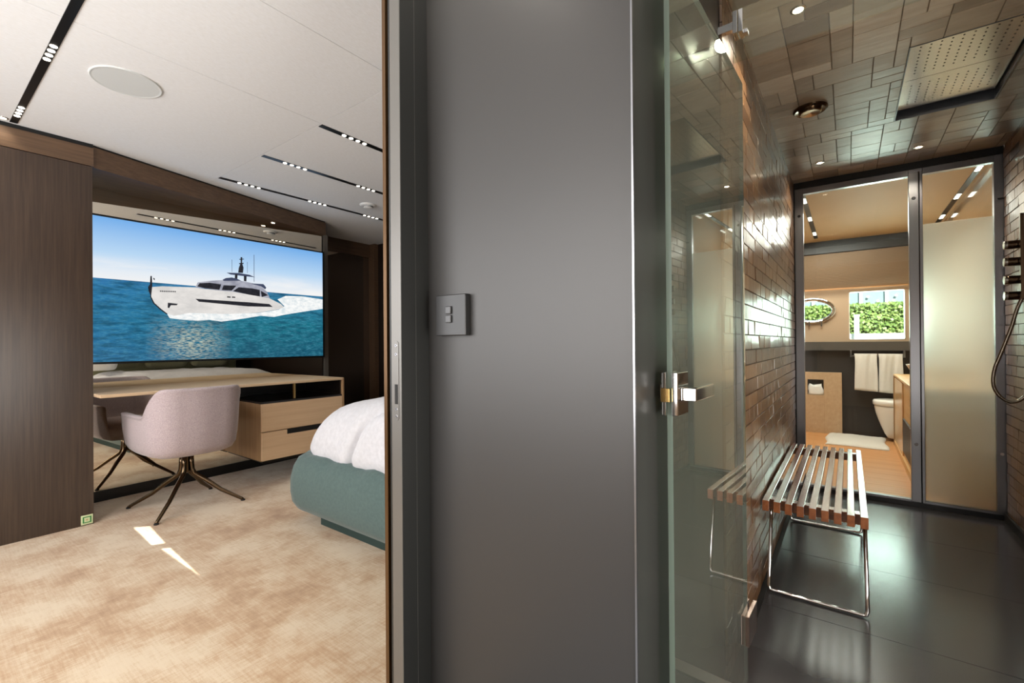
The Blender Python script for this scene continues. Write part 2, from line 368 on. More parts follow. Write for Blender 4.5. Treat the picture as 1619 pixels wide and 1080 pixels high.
# ceiling: mixed rectangular stone tiles with a rectangular recess for the rain shower
RX0, RX1, RY0, RY1 = .217, .612, 2.53, 3.325
def ceil_tiles():
    rnd = random.Random(11); mb = MB(); U = .074; x0, y0 = -.345, 1.63; nx, ny = 16, 35
    occ = [[False]*ny for _ in range(nx)]
    def tile(a, b, c, d):
        if b-a < .01 or d-c < .01: return
        i = .0012; col = (rnd.uniform(.02, .6),)*3; q = [rnd.uniform(-.0006, .0006) for _ in range(4)]
        v = [(a+i, c+i, ZS), (b-i, c+i, ZS), (b-i, d-i, ZS), (a+i, d-i, ZS), (a+2*i, c+2*i, ZS-.004+q[0]), (b-2*i, c+2*i, ZS-.004+q[1]), (b-2*i, d-2*i, ZS-.004+q[2]), (a+2*i, d-2*i, ZS-.004+q[3])]
        mb.add(v, [(4, 5, 6, 7), (0, 1, 5, 4), (1, 2, 6, 5), (2, 3, 7, 6), (3, 0, 4, 7)], 0, col)
    for j in range(ny):
        for i in range(nx):
            if occ[i][j]: continue
            opts = [(3, 2), (2, 2), (2, 1), (3, 1), (1, 2), (2, 1), (2, 3), (2, 2)]; rnd.shuffle(opts)
            for (a, b) in opts + [(1, 1)]:
                if i+a <= nx and j+b <= ny and not any(occ[i+p][j+q] for p in range(a) for q in range(b)): break
            for p in range(a):
                for q in range(b): occ[i+p][j+q] = True
            X0, X1, Y0, Y1 = x0+i*U, min(x0+(i+a)*U, .806), y0+j*U, min(y0+(j+b)*U, 4.17)
            if X1 <= X0 or Y1 <= Y0: continue
            if X1 <= RX0 or X0 >= RX1 or Y1 <= RY0 or Y0 >= RY1: tile(X0, X1, Y0, Y1); continue
            tile(X0, min(X1, RX0), Y0, Y1); tile(max(X0, RX1), X1, Y0, Y1)
            cx0, cx1 = max(X0, RX0), min(X1, RX1)
            tile(cx0, cx1, Y0, min(Y1, RY0)); tile(cx0, cx1, max(Y0, RY1), Y1)
    for (a, b, c, d) in ((-.36, RX0, 1.63, 4.25), (RX1, .83, 1.63, 4.25), (RX0, RX1, 1.63, RY0), (RX0, RX1, RY1, 4.25)):
        mb.box(a, b, c, d, ZS, ZS+.09, 1)
    mb.box(-.36, .83, 1.63, 4.25, ZS+.09, ZS+.12, 1)
    return struct('ceiling_shower', mb, [M['ceiltile'], plain('pale_grout', (120, 104, 82), .8)])
ceil_tiles()

# ------------------------------------------------------------------ cabin: left wall, mirror, fascia
YM0, YM1 = -.2, 2.715
def xm(y): return -4.465 - .035*(y-.87)
struct('wall_cabin_left', MB().add([(-4.62, -1.62, 0), (xm(YM0)-.02, -1.62, 0), (xm(YM0)-.02, YM0, 0), (xm(YM1)-.02, YM1, 0), (xm(YM1)-.06, YM1, 0), (-4.75, -1.62, 0),
    (-4.62, -1.62, ZC), (xm(YM0)-.02, -1.62, ZC), (xm(YM0)-.02, YM0, ZC), (xm(YM1)-.02, YM1, ZC), (xm(YM1)-.06, YM1, ZC), (-4.75, -1.62, ZC)],
    [(1, 2, 8, 7), (2, 3, 9, 8), (3, 4, 10, 9), (4, 5, 11, 10)]), M['darkwood'])
mir = thing('wall_mirror', 'tall bronze tinted mirror covering the wall behind the television and desk', 'mirror', (xm(1.2), 1.2, .08))
mb = MB().add([(xm(YM0), YM0, .08), (xm(YM1), YM1, .08), (xm(YM1), YM1, 2.32), (xm(YM0), YM0, 2.32), (xm(YM0)-.015, YM0, .08), (xm(YM1)-.015, YM1, .08), (xm(YM1)-.015, YM1, 2.32), (xm(YM0)-.015, YM0, 2.32)],
    [(0, 1, 2, 3), (4, 7, 6, 5), (0, 4, 5, 1), (1, 5, 6, 2), (2, 6, 7, 3), (3, 7, 4, 0)])
obj('mirror_glass', mb, M['mirror'], mir)
obj('edge_trim', MB().box(xm(YM1)-.02, xm(YM1)+.02, YM1+.016, YM1+.058, .0, 2.33), plain('taupe_edge_trim', (104, 98, 90), .35, .4), mir)
struct('baseboard_left', MB().add([(xm(YM0)+.004, YM0, 0), (xm(YM1)+.004, YM1, 0), (xm(YM1)+.004, YM1, .079), (xm(YM0)+.004, YM0, .079), (xm(YM0)-.015, YM0, 0), (xm(YM1)-.015, YM1, 0), (xm(YM1)-.015, YM1, .079), (xm(YM0)-.015, YM0, .079)],
    [(0, 1, 2, 3), (4, 7, 6, 5), (0, 4, 5, 1), (1, 5, 6, 2), (2, 6, 7, 3), (3, 7, 4, 0)]), M['black'])
# sliding panel at the left and the fascia above it
struct('wall_cabin_panel', MB().box(-4.0, -3.95, -1.62, .763, 0, 2.318), M['panelwood'])
fx0, fx1 = -3.968, -4.50
def fasc(y): return fx0 + (fx1-fx0)*(y-.77)/(2.745-.77)
mb = MB().box(-4.5, -3.95, -1.62, .77, 2.323, 2.442)
P = [(fx0, .77), (fx1, 2.745), (xm(2.745)-.05, 2.745), (-4.6, .77)]
mb.loops([[(x, y, 2.321) for x, y in P], [(x, y, 2.455) for x, y in P]])
struct('trim_5', mb, M['fasciawood'])
mb = MB().box(-4.5, -3.962, -1.62, .77, 2.442, 2.47)
P2 = [(fx0-.012, .77), (fx1-.012, 2.745), (-4.6, 2.745), (-4.6, .77)]
mb.loops([[(x, y, 2.455) for x, y in P2], [(x, y, 2.47) for x, y in P2]])
struct('trim_6', mb, M['blackmatt'])
# recess right of the mirror: dark glossy doors, brown head band
struct('wall_cabin_recess', MB().box(-5.18, -5.12, 2.72, 3.9, 0, ZC), M['darkmirror'])
struct('trim_7', MB().box(-5.2, -5.10, 2.72, 3.9, 2.30, ZC), M['fasciawood'])
struct('wall_cabin_recess_side', MB().box(-5.2, xm(2.74)-.03, 2.70, 2.74, 0, ZC), M['darkwood'])
struct('trim_8', MB().box(-5.12, -5.0, 3.74, 3.80, 0, ZC), M['fasciawood'])

# photoluminescent sticker
sg = thing('floor_marker', 'small green and cream safety marker at the foot of the dark panel', 'sign', (-3.949, .73, .04))
obj('plate', MB().box(-3.95, -3.947, .701, .759, .006, .066), plain('marker_cream', (206, 214, 170), .5), sg, .003)
mk = MB().box(-3.9468, -3.9462, .709, .716, .016, .056).box(-3.9468, -3.9462, .744, .751, .016, .056).box(-3.9468, -3.9462, .716, .744, .05, .056).box(-3.9468, -3.9462, .716, .744, .016, .022)
obj('green_mark', mk, plain('marker_green', (50, 128, 62), .5), sg)
obj('dot', MB().lathe([(.006, 0), (.005, .0007)], (-3.9468, .73, .036), 12, 0, 'x'), plain('marker_tan', (190, 170, 120), .5), sg)

# ------------------------------------------------------------------ television with the picture on its screen
TVX = -4.42
tv = thing('television', 'large wide television showing a white yacht at sea above the desk', 'television', (TVX, 1.7, 1.03))
obj('bezel', MB().box(TVX-.03, TVX-.003, .735, 2.662, 1.018, 2.122).box(TVX-.004, TVX+.001, .735, 2.672, 1.018, 1.034).box(TVX-.004, TVX+.001, .735, 2.672, 2.108, 2.122).box(TVX-.004, TVX+.001, .735, .75, 1.03, 2.11).box(TVX-.004, TVX+.001, 2.656, 2.672, 1.03, 2.11), M['black'], tv)
def sea_mat():
    m = NT('screen_sea_and_sky'); tc = m.new('ShaderNodeTexCoord'); sp = m.new('ShaderNodeSeparateXYZ'); m.link(tc.outputs['Object'], sp.inputs[0])
    def math(op, a, b=None, c=None, cl=False):
        n = m.new('ShaderNodeMath', operation=op); n.use_clamp = cl
        for i, v in enumerate((a, b, c)):
            if v is None: continue
            if hasattr(v, 'links'): m.link(v, n.inputs[i])
            else: n.inputs[i].default_value = v
        return n.outputs[0]
    y, z = sp.outputs[1], sp.outputs[2]
    # sky
    t = math('MULTIPLY_ADD', z, 1/.46, -1.65/.46, True)
    sky = m.ramp(t, [(0, (240, 241, 242)), (.15, (228, 236, 244)), (.45, (182, 214, 243)), (1.0, (112, 172, 232))])
    cl = m.ramp(m.noise(3.2, (1, .5, 3.2), 5, .6), [(.5, (0, 0, 0)), (.66, (1, 1, 1))])
    low = math('SUBTRACT', 1.0, math('MULTIPLY', t, 2.6), None, True)
    sky = m.mix(math('MULTIPLY', cl, low), sky, lin((248, 246, 244)))
    # sea
    d = math('MULTIPLY_ADD', z, -1/.62, 1.655/.62, True)
    sea = m.ramp(d, [(0, (52, 112, 158)), (.1, (40, 118, 156)), (.5, (18, 112, 132)), (1.0, (10, 84, 108))])
    bl = math('MULTIPLY_ADD', y, -1.1, 2.0, True)
    sea = m.mix(math('MULTIPLY', bl, .55), sea, lin((40, 116, 176)))
    wv = m.noise(38, (1, .5, 2.8), 5, .75)
    sea = m.mix(m.ramp(wv, [(.46, (0, 0, 0)), (.62, (.45, .45, .45))]), sea, lin((88, 164, 188)))
    sea = m.mix(m.ramp(m.noise(14, (1, .5, 2.4), 4, .6), [(.36, (.7, .7, .7)), (.56, (0, 0, 0))]), sea, lin((8, 70, 96)))
    # glitter below the bow
    gy = math('SUBTRACT', 1.0, math('MULTIPLY', math('ABSOLUTE', math('SUBTRACT', y, 1.47)), 3.2), None, True)
    gz = math('SUBTRACT', 1.0, math('MULTIPLY', math('ABSOLUTE', math('SUBTRACT', z, 1.18)), 4.2), None, True)
    gl = math('MULTIPLY', math('MULTIPLY', gy, gz), m.ramp(m.noise(60, (1, .5, 2), 3, .6), [(.42, (0, 0, 0)), (.6, (1, 1, 1))]))
    sea = m.mix(math('MULTIPLY', gl, .9, None, True), sea, lin((214, 216, 190)))
    hor = math('GREATER_THAN', z, 1.652)
    c = m.mix(hor, sea, sky)
    m.set(Base_Color=(.01, .01, .01, 1), Emission_Color=c, Emission_Strength=1.0, Roughness=.25); return m.m
def pic(name, c, c2=None, st=1.0, scale=30):
    m = NT(name); col = lin(c)
    if c2: col = m.ramp(m.noise(scale, (1, 1, 2), 5, .7), [(.36, c2), (.6, c)])
    m.set(Base_Color=(.01, .01, .01, 1), Emission_Color=col, Emission_Strength=st, Roughness=.25); return m.m
SCR = [
 ('foam',[(1.304,1.403),(1.324,1.436),(1.376,1.477),(1.45,1.447),(1.57,1.426),(1.744,1.429),(1.992,1.447),(2.197,1.49),(2.254,1.527),(2.187,1.589),(2.267,1.629),(2.445,1.637),(2.655,1.622),(2.655,1.524),(2.444,1.483),(2.265,1.446),(2.152,1.418),(2.033,1.424),(1.889,1.394),(1.791,1.374),(1.696,1.358),(1.605,1.37),(1.518,1.36),(1.392,1.365),(1.319,1.374)]),
 ('hull',[(1.203,1.615),(1.273,1.628),(1.377,1.633),(1.502,1.64),(1.571,1.634),(1.698,1.63),(1.792,1.628),(2.045,1.601),(2.11,1.594),(2.22,1.546),(2.249,1.519),(2.197,1.493),(1.992,1.449),(1.744,1.427),(1.57,1.424),(1.458,1.423),(1.351,1.394),(1.304,1.409),(1.261,1.447),(1.219,1.491),(1.2,1.536),(1.195,1.572)]),
 ('sup',[(1.502,1.643),(1.519,1.684),(1.625,1.71),(1.717,1.725),(1.851,1.734),(1.952,1.723),(2.035,1.704),(2.088,1.654),(2.115,1.595),(2.045,1.601),(1.792,1.628),(1.698,1.63)]),
 ('dark',[(1.515,1.649),(1.532,1.678),(1.607,1.69),(1.698,1.685),(1.684,1.636),(1.571,1.639)]),
 ('dark',[(1.702,1.636),(1.717,1.679),(1.822,1.686),(1.783,1.638)]),
 ('dark',[(1.792,1.634),(1.841,1.673),(1.952,1.674),(2.024,1.665),(2.024,1.604),(1.931,1.613)]),
 ('dark',[(2.032,1.66),(2.099,1.621),(2.04,1.6)]),
 ('dark',[(1.501,1.544),(1.92,1.543),(2.109,1.539),(2.142,1.513),(1.92,1.505),(1.527,1.521)]),
 ('roof',[(1.741,1.793),(1.842,1.802),(1.932,1.796),(1.983,1.779),(1.891,1.779),(1.774,1.78)]),
 ('dark',[(1.81,1.788),(1.832,1.79),(1.828,1.734),(1.807,1.736)]),
 ('dark',[(1.884,1.782),(1.908,1.781),(1.906,1.732),(1.884,1.734)]),
 ('roof',[(1.709,1.727),(1.736,1.745),(1.783,1.755),(1.822,1.75),(1.861,1.735),(1.717,1.718)]),
 ('dark',[(1.858,1.947),(1.872,1.949),(1.87,1.896),(1.882,1.855),(1.877,1.806),(1.837,1.804),(1.842,1.85),(1.858,1.894)]),
 ('dark',[(1.847,1.93),(1.885,1.937),(1.885,1.93),(1.847,1.922)]),
 ('dark',[(1.845,1.892),(1.882,1.9),(1.882,1.889),(1.845,1.882)]),
 ('roof',[(1.784,1.915),(1.787,1.916),(1.787,1.806),(1.784,1.805)]),
 ('roof',[(1.913,1.912),(1.916,1.913),(1.916,1.811),(1.913,1.81)]),
 ('roof',[(1.972,1.986),(1.976,1.986),(1.975,1.736),(1.971,1.736)]),
 ('dark',[(1.194,1.701),(1.203,1.703),(1.206,1.629),(1.202,1.582),(1.198,1.535),(1.184,1.576),(1.178,1.612),(1.191,1.636)]),
 ('dark',[(1.195,1.563),(1.2,1.536),(1.219,1.491),(1.261,1.447),(1.304,1.409),(1.298,1.403),(1.253,1.441),(1.212,1.485),(1.191,1.535)]),
 ('roof',[(1.962,1.719),(2.056,1.723),(2.083,1.692),(2.072,1.675),(2.035,1.701),(1.952,1.714)]),
 ('dark',[(1.308,1.498),(1.376,1.493),(1.368,1.481),(1.328,1.479),(1.316,1.454),(1.306,1.459)]),
 ('dark',[(1.744,1.584),(1.773,1.584),(1.773,1.573),(1.744,1.573)]),
 ('dark',[(1.784,1.585),(1.811,1.585),(1.811,1.575),(1.784,1.574)]),
 ('dark',[(1.212,1.69),(1.222,1.684),(1.222,1.67),(1.214,1.676)]),
]
for k in range(9):                            # lettering on the bow, a row of short dark strokes
    a = 1.256+k*.0122; zz = 1.582+k*.0006
    SCR.append(('dark', [(a, zz), (a+.008, zz), (a+.008, zz+.010), (a, zz+.010)]))
mb = MB().poly([(TVX, .75, 1.034), (TVX, 2.656, 1.034), (TVX, 2.656, 2.108), (TVX, .75, 2.108)], 0)
order = {'foam': 1, 'hull': 2, 'sup': 3, 'dark': 4, 'roof': 5}
for i, (k, P) in enumerate(SCR): mb.poly([(TVX+.0002+.00006*i, y, z) for y, z in P], order[k])
obj('screen', mb, [sea_mat(), pic('screen_foam', (254, 254, 252), (216, 226, 230), 1.0, 22), pic('screen_hull', (232, 228, 224), (212, 209, 206), 1.0, 5), pic('screen_cabin', (176, 178, 190), (140, 142, 158), 1.0, 12), pic('screen_dark', (24, 26, 34), (44, 44, 52), 1.0, 40), pic('screen_roof', (62, 70, 96))], tv)

# ------------------------------------------------------------------ desk
DZ = .842; DX0, DX1 = -4.44, -3.80
YD = .766
dk = thing('desk', 'long pale oak desk below the television with two drawers', 'desk', (-4.1, 1.6, 0))
mb = MB(); mb.add([(DX1, YD, DZ-.022), (DX1, 2.49, DZ-.022), (xm(2.49)+.004, 2.49, DZ-.022), (xm(YD)+.004, YD, DZ-.022), (DX1, YD, DZ), (DX1, 2.49, DZ), (xm(2.49)+.004, 2.49, DZ), (xm(YD)+.004, YD, DZ)],
    [(0, 3, 2, 1), (4, 5, 6, 7), (0, 1, 5, 4), (1, 2, 6, 5), (2, 3, 7, 6), (3, 0, 4, 7)])
obj('desktop', mb, M['deskwood'], dk, .004)
obj('end_panel', MB().box(-4.52, DX1, 2.476, 2.497, .2, DZ-.002), M['drawerside'], dk, .004)
body = obj('drawer_case', MB().box(-4.50, DX1-.022, 1.752, 2.472, .205, .672), M['drawerside'], dk, .002)
obj('glass_top', MB().box(-4.50, DX1-.006, 1.745, 2.474, .673, .688), M['darkgloss'], dk, .001)
obj('plinth', MB().box(-4.48, DX1-.03, 1.77, 2.47, .188, .2048), M['black'], dk)
for nm, a, b in (('drawer', .446, .671), ('drawer', .212, .440)):
    d = obj(nm, MB().box(DX1-.021, DX1, 1.750, 2.473, a, b), M['drawerwood'], dk, .002)
    if a < .4: obj('handle_slot', MB().box(DX1-.003, DX1+.0015, 1.955, 2.31, .402, .4415), M['blackmatt'], d)
obj('back_shelf', MB().box(-4.52, -4.42, 1.76, 2.472, .69, .818), M['black'], dk)
obj('dark_lining', MB().box(-4.5, DX1-.02, 2.464, 2.475, .689, .819), M['darkgloss'], dk)
obj('brass_support', MB().box(DX1-.05, DX1-.03, 2.03, 2.045, .69, .818), M['gold'], dk)

# ------------------------------------------------------------------ swivel chair
CX, CY = -3.86, 1.25
ch = thing('swivel_chair', 'mauve upholstered swivel armchair pulled up to the desk', 'chair', (CX, CY, 0))
def chair_shell():
    # plan: U open towards -X; t runs from the front of one arm round the back to the front of the other
    hw, rc = .275, .17; P = []
    xb, xf = .285, -.335
    for k in range(14): P.append((xf + (xb-rc-xf)*k/14, -hw - .012*sin(pi*k/14), 0))
    for k in range(11): a = -pi/2 + pi/2*k/10; P.append((xb-rc+rc*cos(a), -hw+rc+rc*sin(a), 0))
    Q = [(x, -y, 0) for x, y, _ in P[::-1]]
    for k in range(1, 7): P.append((xb+.012*sin(pi*k/7), -(hw-rc)+2*(hw-rc)*k/7, 0))
    P += Q; n = len(P)
    # arc length
    def sm(a, b, x): t = min(1, max(0, (x-a)/(b-a))); return t*t*(3-2*t)
    outer = []; inner = []
    for i, (x, y, _) in enumerate(P):
        f = sm(.09, .25, x) if True else 0
        top = .675 + .19*f - .02*sm(.1, -.33, x)*0
        flare = .045*(1-sm(-.335, -.2, x))
        nx_, ny_ = (0, -1 if y < 0 else 1) if abs(abs(y)-hw) < .02 and x < xb-rc else (Vector((x-(xb-rc), y-(math.copysign(hw-rc, y) if abs(y) > hw-rc else y), 0)).normalized()[:2] if x >= xb-rc else (0, 0))
        col = []
        zs = [(.0, -.16, .375), (.0, -.07, .38), (0, -.025, .40), (0, -.004, .44), (0, .004, .52), (0, .008, .60), (0, .012, .66)]
        prof = [(-.16, .385), (-.07, .392), (-.026, .41), (-.004, .45), (.006, .53)]
        for e in (.35, .6, .8, .92): prof.append((.008+.012*f*e, .53+(top-.53)*e))
        prof += [(.012+.012*f, top-.012), (.002+.012*f, top), (-.026+.012*f, top), (-.042+.01*f, top-.014)]
        for e in (.8, .5, .2): prof.append((-.045, .5+(top-.5)*e))
        prof += [(-.05, .49), (-.09, .475), (-.16, .47)]
        lean = lambda z: .03*f*max(0, (z-.45)/.4)
        outer.append([(CX+x+nx_*o+lean(z) - flare*(z > .6)*.0, CY+y+ny_*(o+flare*max(0, (z-.5))*1.2), z) for o, z in prof])
    mb = MB(); m_ = len(outer[0]); vs = [p for c in outer for p in c]
    fs = [(i*m_+k, (i+1)*m_+k, (i+1)*m_+k+1, i*m_+k+1) for i in range(n-1) for k in range(m_-1)]
    fs += [tuple(range(m_)), tuple(reversed([(n-1)*m_+k for k in range(m_)]))]
    # underside
    und = [i*m_ for i in range(n)]; fs.append(tuple(und))
    return mb.add(vs, fs)
obj('shell', chair_shell(), M['chairfab'], ch, smooth=True)
mb = MB(); L = []
for ins, z in ((.03, .40), (.0, .42), (0, .50), (.02, .515), (.06, .52)):
    L.append([(CX-.04+x*1.0, CY+y, z) for x, y in rrect(0, 0, .285-ins, .222-ins, .1, 8)])
obj('seat_cushion', mb.loops(L), M['chairfab'], ch, smooth=True)
obj('hub', MB().lathe([(.0, .385), (.045, .385), (.045, .372), (.022, .36), (.022, .25), (.016, .235)], (CX, CY, 0), 20), M['bronze'], ch, smooth=True)
for (tx, ty) in ((-3.585, .993), (-4.11, .978), (-3.62, 1.529), (-4.122, 1.499)):
    d = Vector((tx-CX, ty-CY, 0)); R = d.length; d.normalize()
    pts = []; rad = []
    for s_, z, r_ in ((.030, .37, .016), (.032, .30, .016), (.036, .255, .016), (.05, .225, .016), (.075, .205, .0155), (.13, .168, .015), (R*.6, .095, .0135), (R-.01, .016, .011), (R, .008, .011)):
        pts.append((CX+d.x*s_, CY+d.y*s_, z)); rad.append(r_)
    lg = obj('leg', MB().tube(pts, rad, 12), M['bronze'], ch, smooth=True)
    obj('foot_glide', MB().lathe([(.014, 0), (.014, .008), (.008, .012)], (CX+d.x*R, CY+d.y*R, 0), 12), M['blackmatt'], lg)

# ------------------------------------------------------------------ bed
BX0, BX1, BY0, BY1 = -2.975, -1.06, 1.50, 3.5
bcx, bcy, bhx, bhy = (BX0+BX1)/2, (BY0+BY1)/2, (BX1-BX0)/2, (BY1-BY0)/2
bed = thing('bed', 'double bed with teal upholstered frame and white quilted cover', 'bed', (bcx, bcy, 0))
obj('plinth', MB().loops([[(x, y, z) for x, y in rrect(bcx+.1, bcy, bhx-.13, bhy-.115, .03)] for z in (0, .10)]), plain('dark_teal_plinth', (34, 54, 50), .7), bed)
prof = [(.13, .075), (.07, .078), (.03, .10), (.008, .145), (.0, .21), (.0, .29), (.012, .36), (.035, .41), (.065, .438), (.10, .445), (.14, .43)]
rnd = random.Random(4); mb = MB(); L = []
for ins, z in prof:
    P = dense(rrect(bcx, bcy, bhx-ins, bhy-ins, .20, 10), .05)
    if len(L) and len(P) != len(L[0]): pass
    L.append(P)
nb = 150
def resample(P, n):
    P = [Vector(p) for p in P]; ds = [0]
    for i in range(len(P)): ds.append(ds[-1]+(P[(i+1) % len(P)]-P[i]).length)
    out = []; j = 0
    for k in range(n):
        t = ds[-1]*k/n
        while ds[j+1] < t: j += 1
        out.append(P[j].lerp(P[(j+1) % len(P)], (t-ds[j])/max(1e-9, ds[j+1]-ds[j])))
    return out
LL = []
for (ins, z), P in zip(prof, L):
    LL.append([(p.x, p.y, z + (.006*sin(p.x*23)+.004*sin(p.x*41+1) if z > .4 else 0)) for p in resample(rrect(bcx, bcy, bhx-ins, bhy-ins, .12, 10), nb)])
obj('upholstered_frame', mb.loops(LL), M['teal'], bed, smooth=True)
# quilted cover
crease = [(-2.37, .40), (-2.345, .52), (-2.30, .64), (-2.235, .735), (-2.15, .785), (-2.06, .80), (-1.9, .81), (-1.5, .815)]
def crease_d(x, z):
    best = 9; p = Vector((x, z))
    for a, b in zip(crease[:-1], crease[1:]):
        a, b = Vector(a), Vector(b); t = max(0, min(1, (p-a).dot(b-a)/(b-a).length_squared)); best = min(best, (p-a-(b-a)*t).length)
    return best
prof = [(.15, .40), (.115, .405), (.095, .43), (.085, .46), (.082, .49), (.085, .52), (.09, .55), (.095, .58), (.102, .61), (.11, .64), (.12, .67), (.133, .70), (.15, .73), (.172, .757), (.20, .78), (.235, .80), (.27, .810), (.32, .817), (.38, .820), (.46, .820), (.55, .818), (.65, .815), (.76, .812), (.86, .81)]
prof = [q for a, b in zip(prof[:-1], prof[1:]) for q in (a, ((a[0]+b[0])/2, (a[1]+b[1])/2))] + [prof[-1]]
LL = []
from mathutils import noise as mnoise
for ins, z in prof:
    row = []
    for p in resample(rrect(bcx+.0, bcy, bhx-ins-.01, bhy-ins, max(.02, .17-ins*.5), 14), 840):
        foot = max(0, min(1, (-2.2-p.x)/.6)); zz = z - (.10*foot*foot)*max(0, min(1, (z-.45)/.3)) 
        q = mnoise.noise(Vector((p.x*7, p.y*7, z*7)))*.010 + mnoise.noise(Vector((p.x*22, p.y*22, z*22)))*.003
        n = Vector((p.x-bcx, p.y-bcy)); n = Vector((n.x/bhx**2*.2, n.y/bhy**2)).normalized()
        push = q
        if p.y < 1.95:
            dd = crease_d(p.x, z); push -= .034*math.exp(-(dd/.015)**2); push += .016*math.exp(-((dd-.07)/.05)**2)
        k = 1-max(0, min(1, (z-.6)/.2))
        row.append((p.x+n.x*push*k, p.y+n.y*push*k, zz+push*(1-k)))
    LL.append(row)
obj('quilted_cover', MB().loops(LL), M['duvet'], bed, smooth=True)
obj('headboard', MB().loops([[(-1.055+a, y, z) for y, z in rrect(bcy, .62, 1.05-b, .60-b, .08, 8)] for a, b in ((.05, .0), (.0, .0), (-.03, .02), (-.045, .06))]), M['olive'], bed, smooth=True)
def pillow(name, label, c, s, rot, m, group):
    mb = MB(); L = []; N = 44
    for k in range(13):
        t = -1+2*k/12; e = sqrt(max(0, 1-t*t))**.75
        row = []
        for q in range(N):
            a = 2*pi*q/N; ca, sa = cos(a), sin(a); sx = math.copysign(abs(ca)**.42, ca); sy = math.copysign(abs(sa)**.42, sa)
            kx = .80+.20*e if k not in (0, 12) else .78
            row.append((s[0]*t*(.55 if False else 1)*(1-.55*max(abs(sx), abs(sy))**3), s[1]*sx*kx, s[2]*sy*kx))
        L.append(row)
    o = obj(name, mb.loops(L), m, None, smooth=True); o.location = c; o.rotation_euler = rot
    return tag(o, label, 'pillow', group)
for i, (y, lab) in enumerate(((1.93, 'olive pillow leaning on the headboard, nearest the doorway'), (2.50, 'olive pillow in the middle of the headboard row'), (3.07, 'olive pillow leaning on the headboard, farthest from the doorway'))):
    pillow('pillow', lab, (-1.30, y, 1.03), (.10, .27, .20), (0, -.35, .03*(i-1)), M['olive'], 'olive pillows on the bed')
pillow('pillow', 'white pillow between the olive pillows and the bed edge', (-1.50, 1.72, .97), (.09, .17, .13), (0, -.4, .1), M['whitefab'], None)

# ------------------------------------------------------------------ cabin ceiling fittings
def strip(name, label, a, b, horizontal, groups, group, first=None):
    """a slim black recessed channel with groups of four small lamps"""
    t = thing(name, label, 'ceiling light', (a[0], a[1], ZC), group)
    (x0, y0), (x1, y1) = a, b
    obj('channel', MB().box(min(x0, x1), max(x0, x1), min(y0, y1), max(y0, y1), ZC-.003, ZC+.006), M['black'], t)
    for gcs in groups:
        for k in range(4):
            s_ = gcs + .05*k
            c = (s_, (y0+y1)/2) if horizontal else ((x0+x1)/2, s_)
            obj('lamp', MB().lathe([(.0135, 0), (.013, -.0025), (.0, -.0035)], (c[0], c[1], ZC-.003), 14), M['led'], t)
        c = ((gcs+.075, (y0+y1)/2) if horizontal else ((x0+x1)/2, gcs+.075))
        light('strip_glow', 'SPOT', (c[0], c[1], ZC-.02), (0, 0, -1), 5, (1, .93, .82), spot_size=1.7, spot_blend=.8, shadow_soft_size=.06)
    return t
G = 'recessed strip lights in the cabin ceiling'
strip('strip_light', 'black recessed strip light running across the ceiling to the dark panel', (-3.935, .398), (-.96, .43), True, (-3.80, -2.942, -2.08), G)
strip('strip_light', 'black recessed strip light starting at the joint, beside the door jamb', (-2.565, 1.521), (-2.525, 3.5), False, (1.682, 2.29, 2.9), G)
strip('strip_light', 'black recessed strip light between the other two parallel strips', (-3.29, 1.521), (-3.25, 3.5), False, (1.678, 2.29, 2.9), G)
strip('strip_light', 'black recessed strip light closest to the television fascia', (-3.985, 1.515), (-3.945, 3.5), False, (1.661, 2.26, 2.85), G)
tag(obj('ceiling_speaker', MB().lathe([(.142, .004), (.142, -.004), (.138, -.006), (.13, -.0045), (0, -.0045)], (-2.894, .69, ZC), 64), M['speakercloth'], smooth=False), 'round flush speaker grille in the white ceiling', 'speaker')
sd = thing('smoke_detector', 'small round white smoke detector on the ceiling by the strip light', 'smoke detector', (-3.648, 2.662, ZC))
obj('base', MB().lathe([(.075, 0), (.075, -.006), (.062, -.014)], (-3.648, 2.662, ZC), 28), M['white'], sd, smooth=False)
obj('sensor', MB().lathe([(.045, -.014), (.042, -.03), (.02, -.036), (0, -.036)], (-3.648, 2.662, ZC), 24), M['white'], sd)
obj('vent_ring', MB().lathe([(.046, -.018), (.046, -.024)], (-3.648, 2.662, ZC), 24, cap0=False, cap1=False), M['blackmatt'], sd)
def downlight(name, label, c, r, z, energy, group=None, d=(0, 0, -1), col=(1, .88, .7), size=1.6):
    t = thing(name, label, 'downlight', (c[0], c[1], z), group)
    obj('rim', MB().lathe([(r*1.55, 0), (r*1.5, -.003), (r*1.05, -.004), (r, .002)], (c[0], c[1], z), 24, cap0=False, cap1=False), M['steelplate'], t)
    obj('lamp', MB().lathe([(r, -.002), (r*.6, -.004), (0, -.0045)], (c[0], c[1], z), 20), M['spot'], t)
    light('downlight_glow', 'SPOT', (c[0], c[1], z-.02), d, energy, col, spot_size=size, spot_blend=.6, shadow_soft_size=.03)
    return t
downlight('downlight', 'small downlight in the brown soffit above the television', (-4.42, 2.15, ), .016, 2.321, 3)
downlight('downlight', 'small downlight in the white ceiling just above the dark panel', (-3.90, .37), .014, ZC, 1.2, d=(-.25, 0, -1))

# ------------------------------------------------------------------ light switch
sw = thing('light_switch', 'square dark grey light switch with two small buttons on the grey wall', 'switch', (-.69, .88, 1.2))
obj('plate', MB().box(-.889, -.783, .861, .88, 1.171, 1.278), plain('switch_grey', (50, 50, 50), .35, .4), sw, .002)
for a, b in ((1.2275, 1.2475), (1.2045, 1.2245)): obj('button', MB().box(-.849, -.8305, .8555, .8612, a, b), plain('switch_button_grey', (60, 60, 60), .3, .4), sw, .0015)

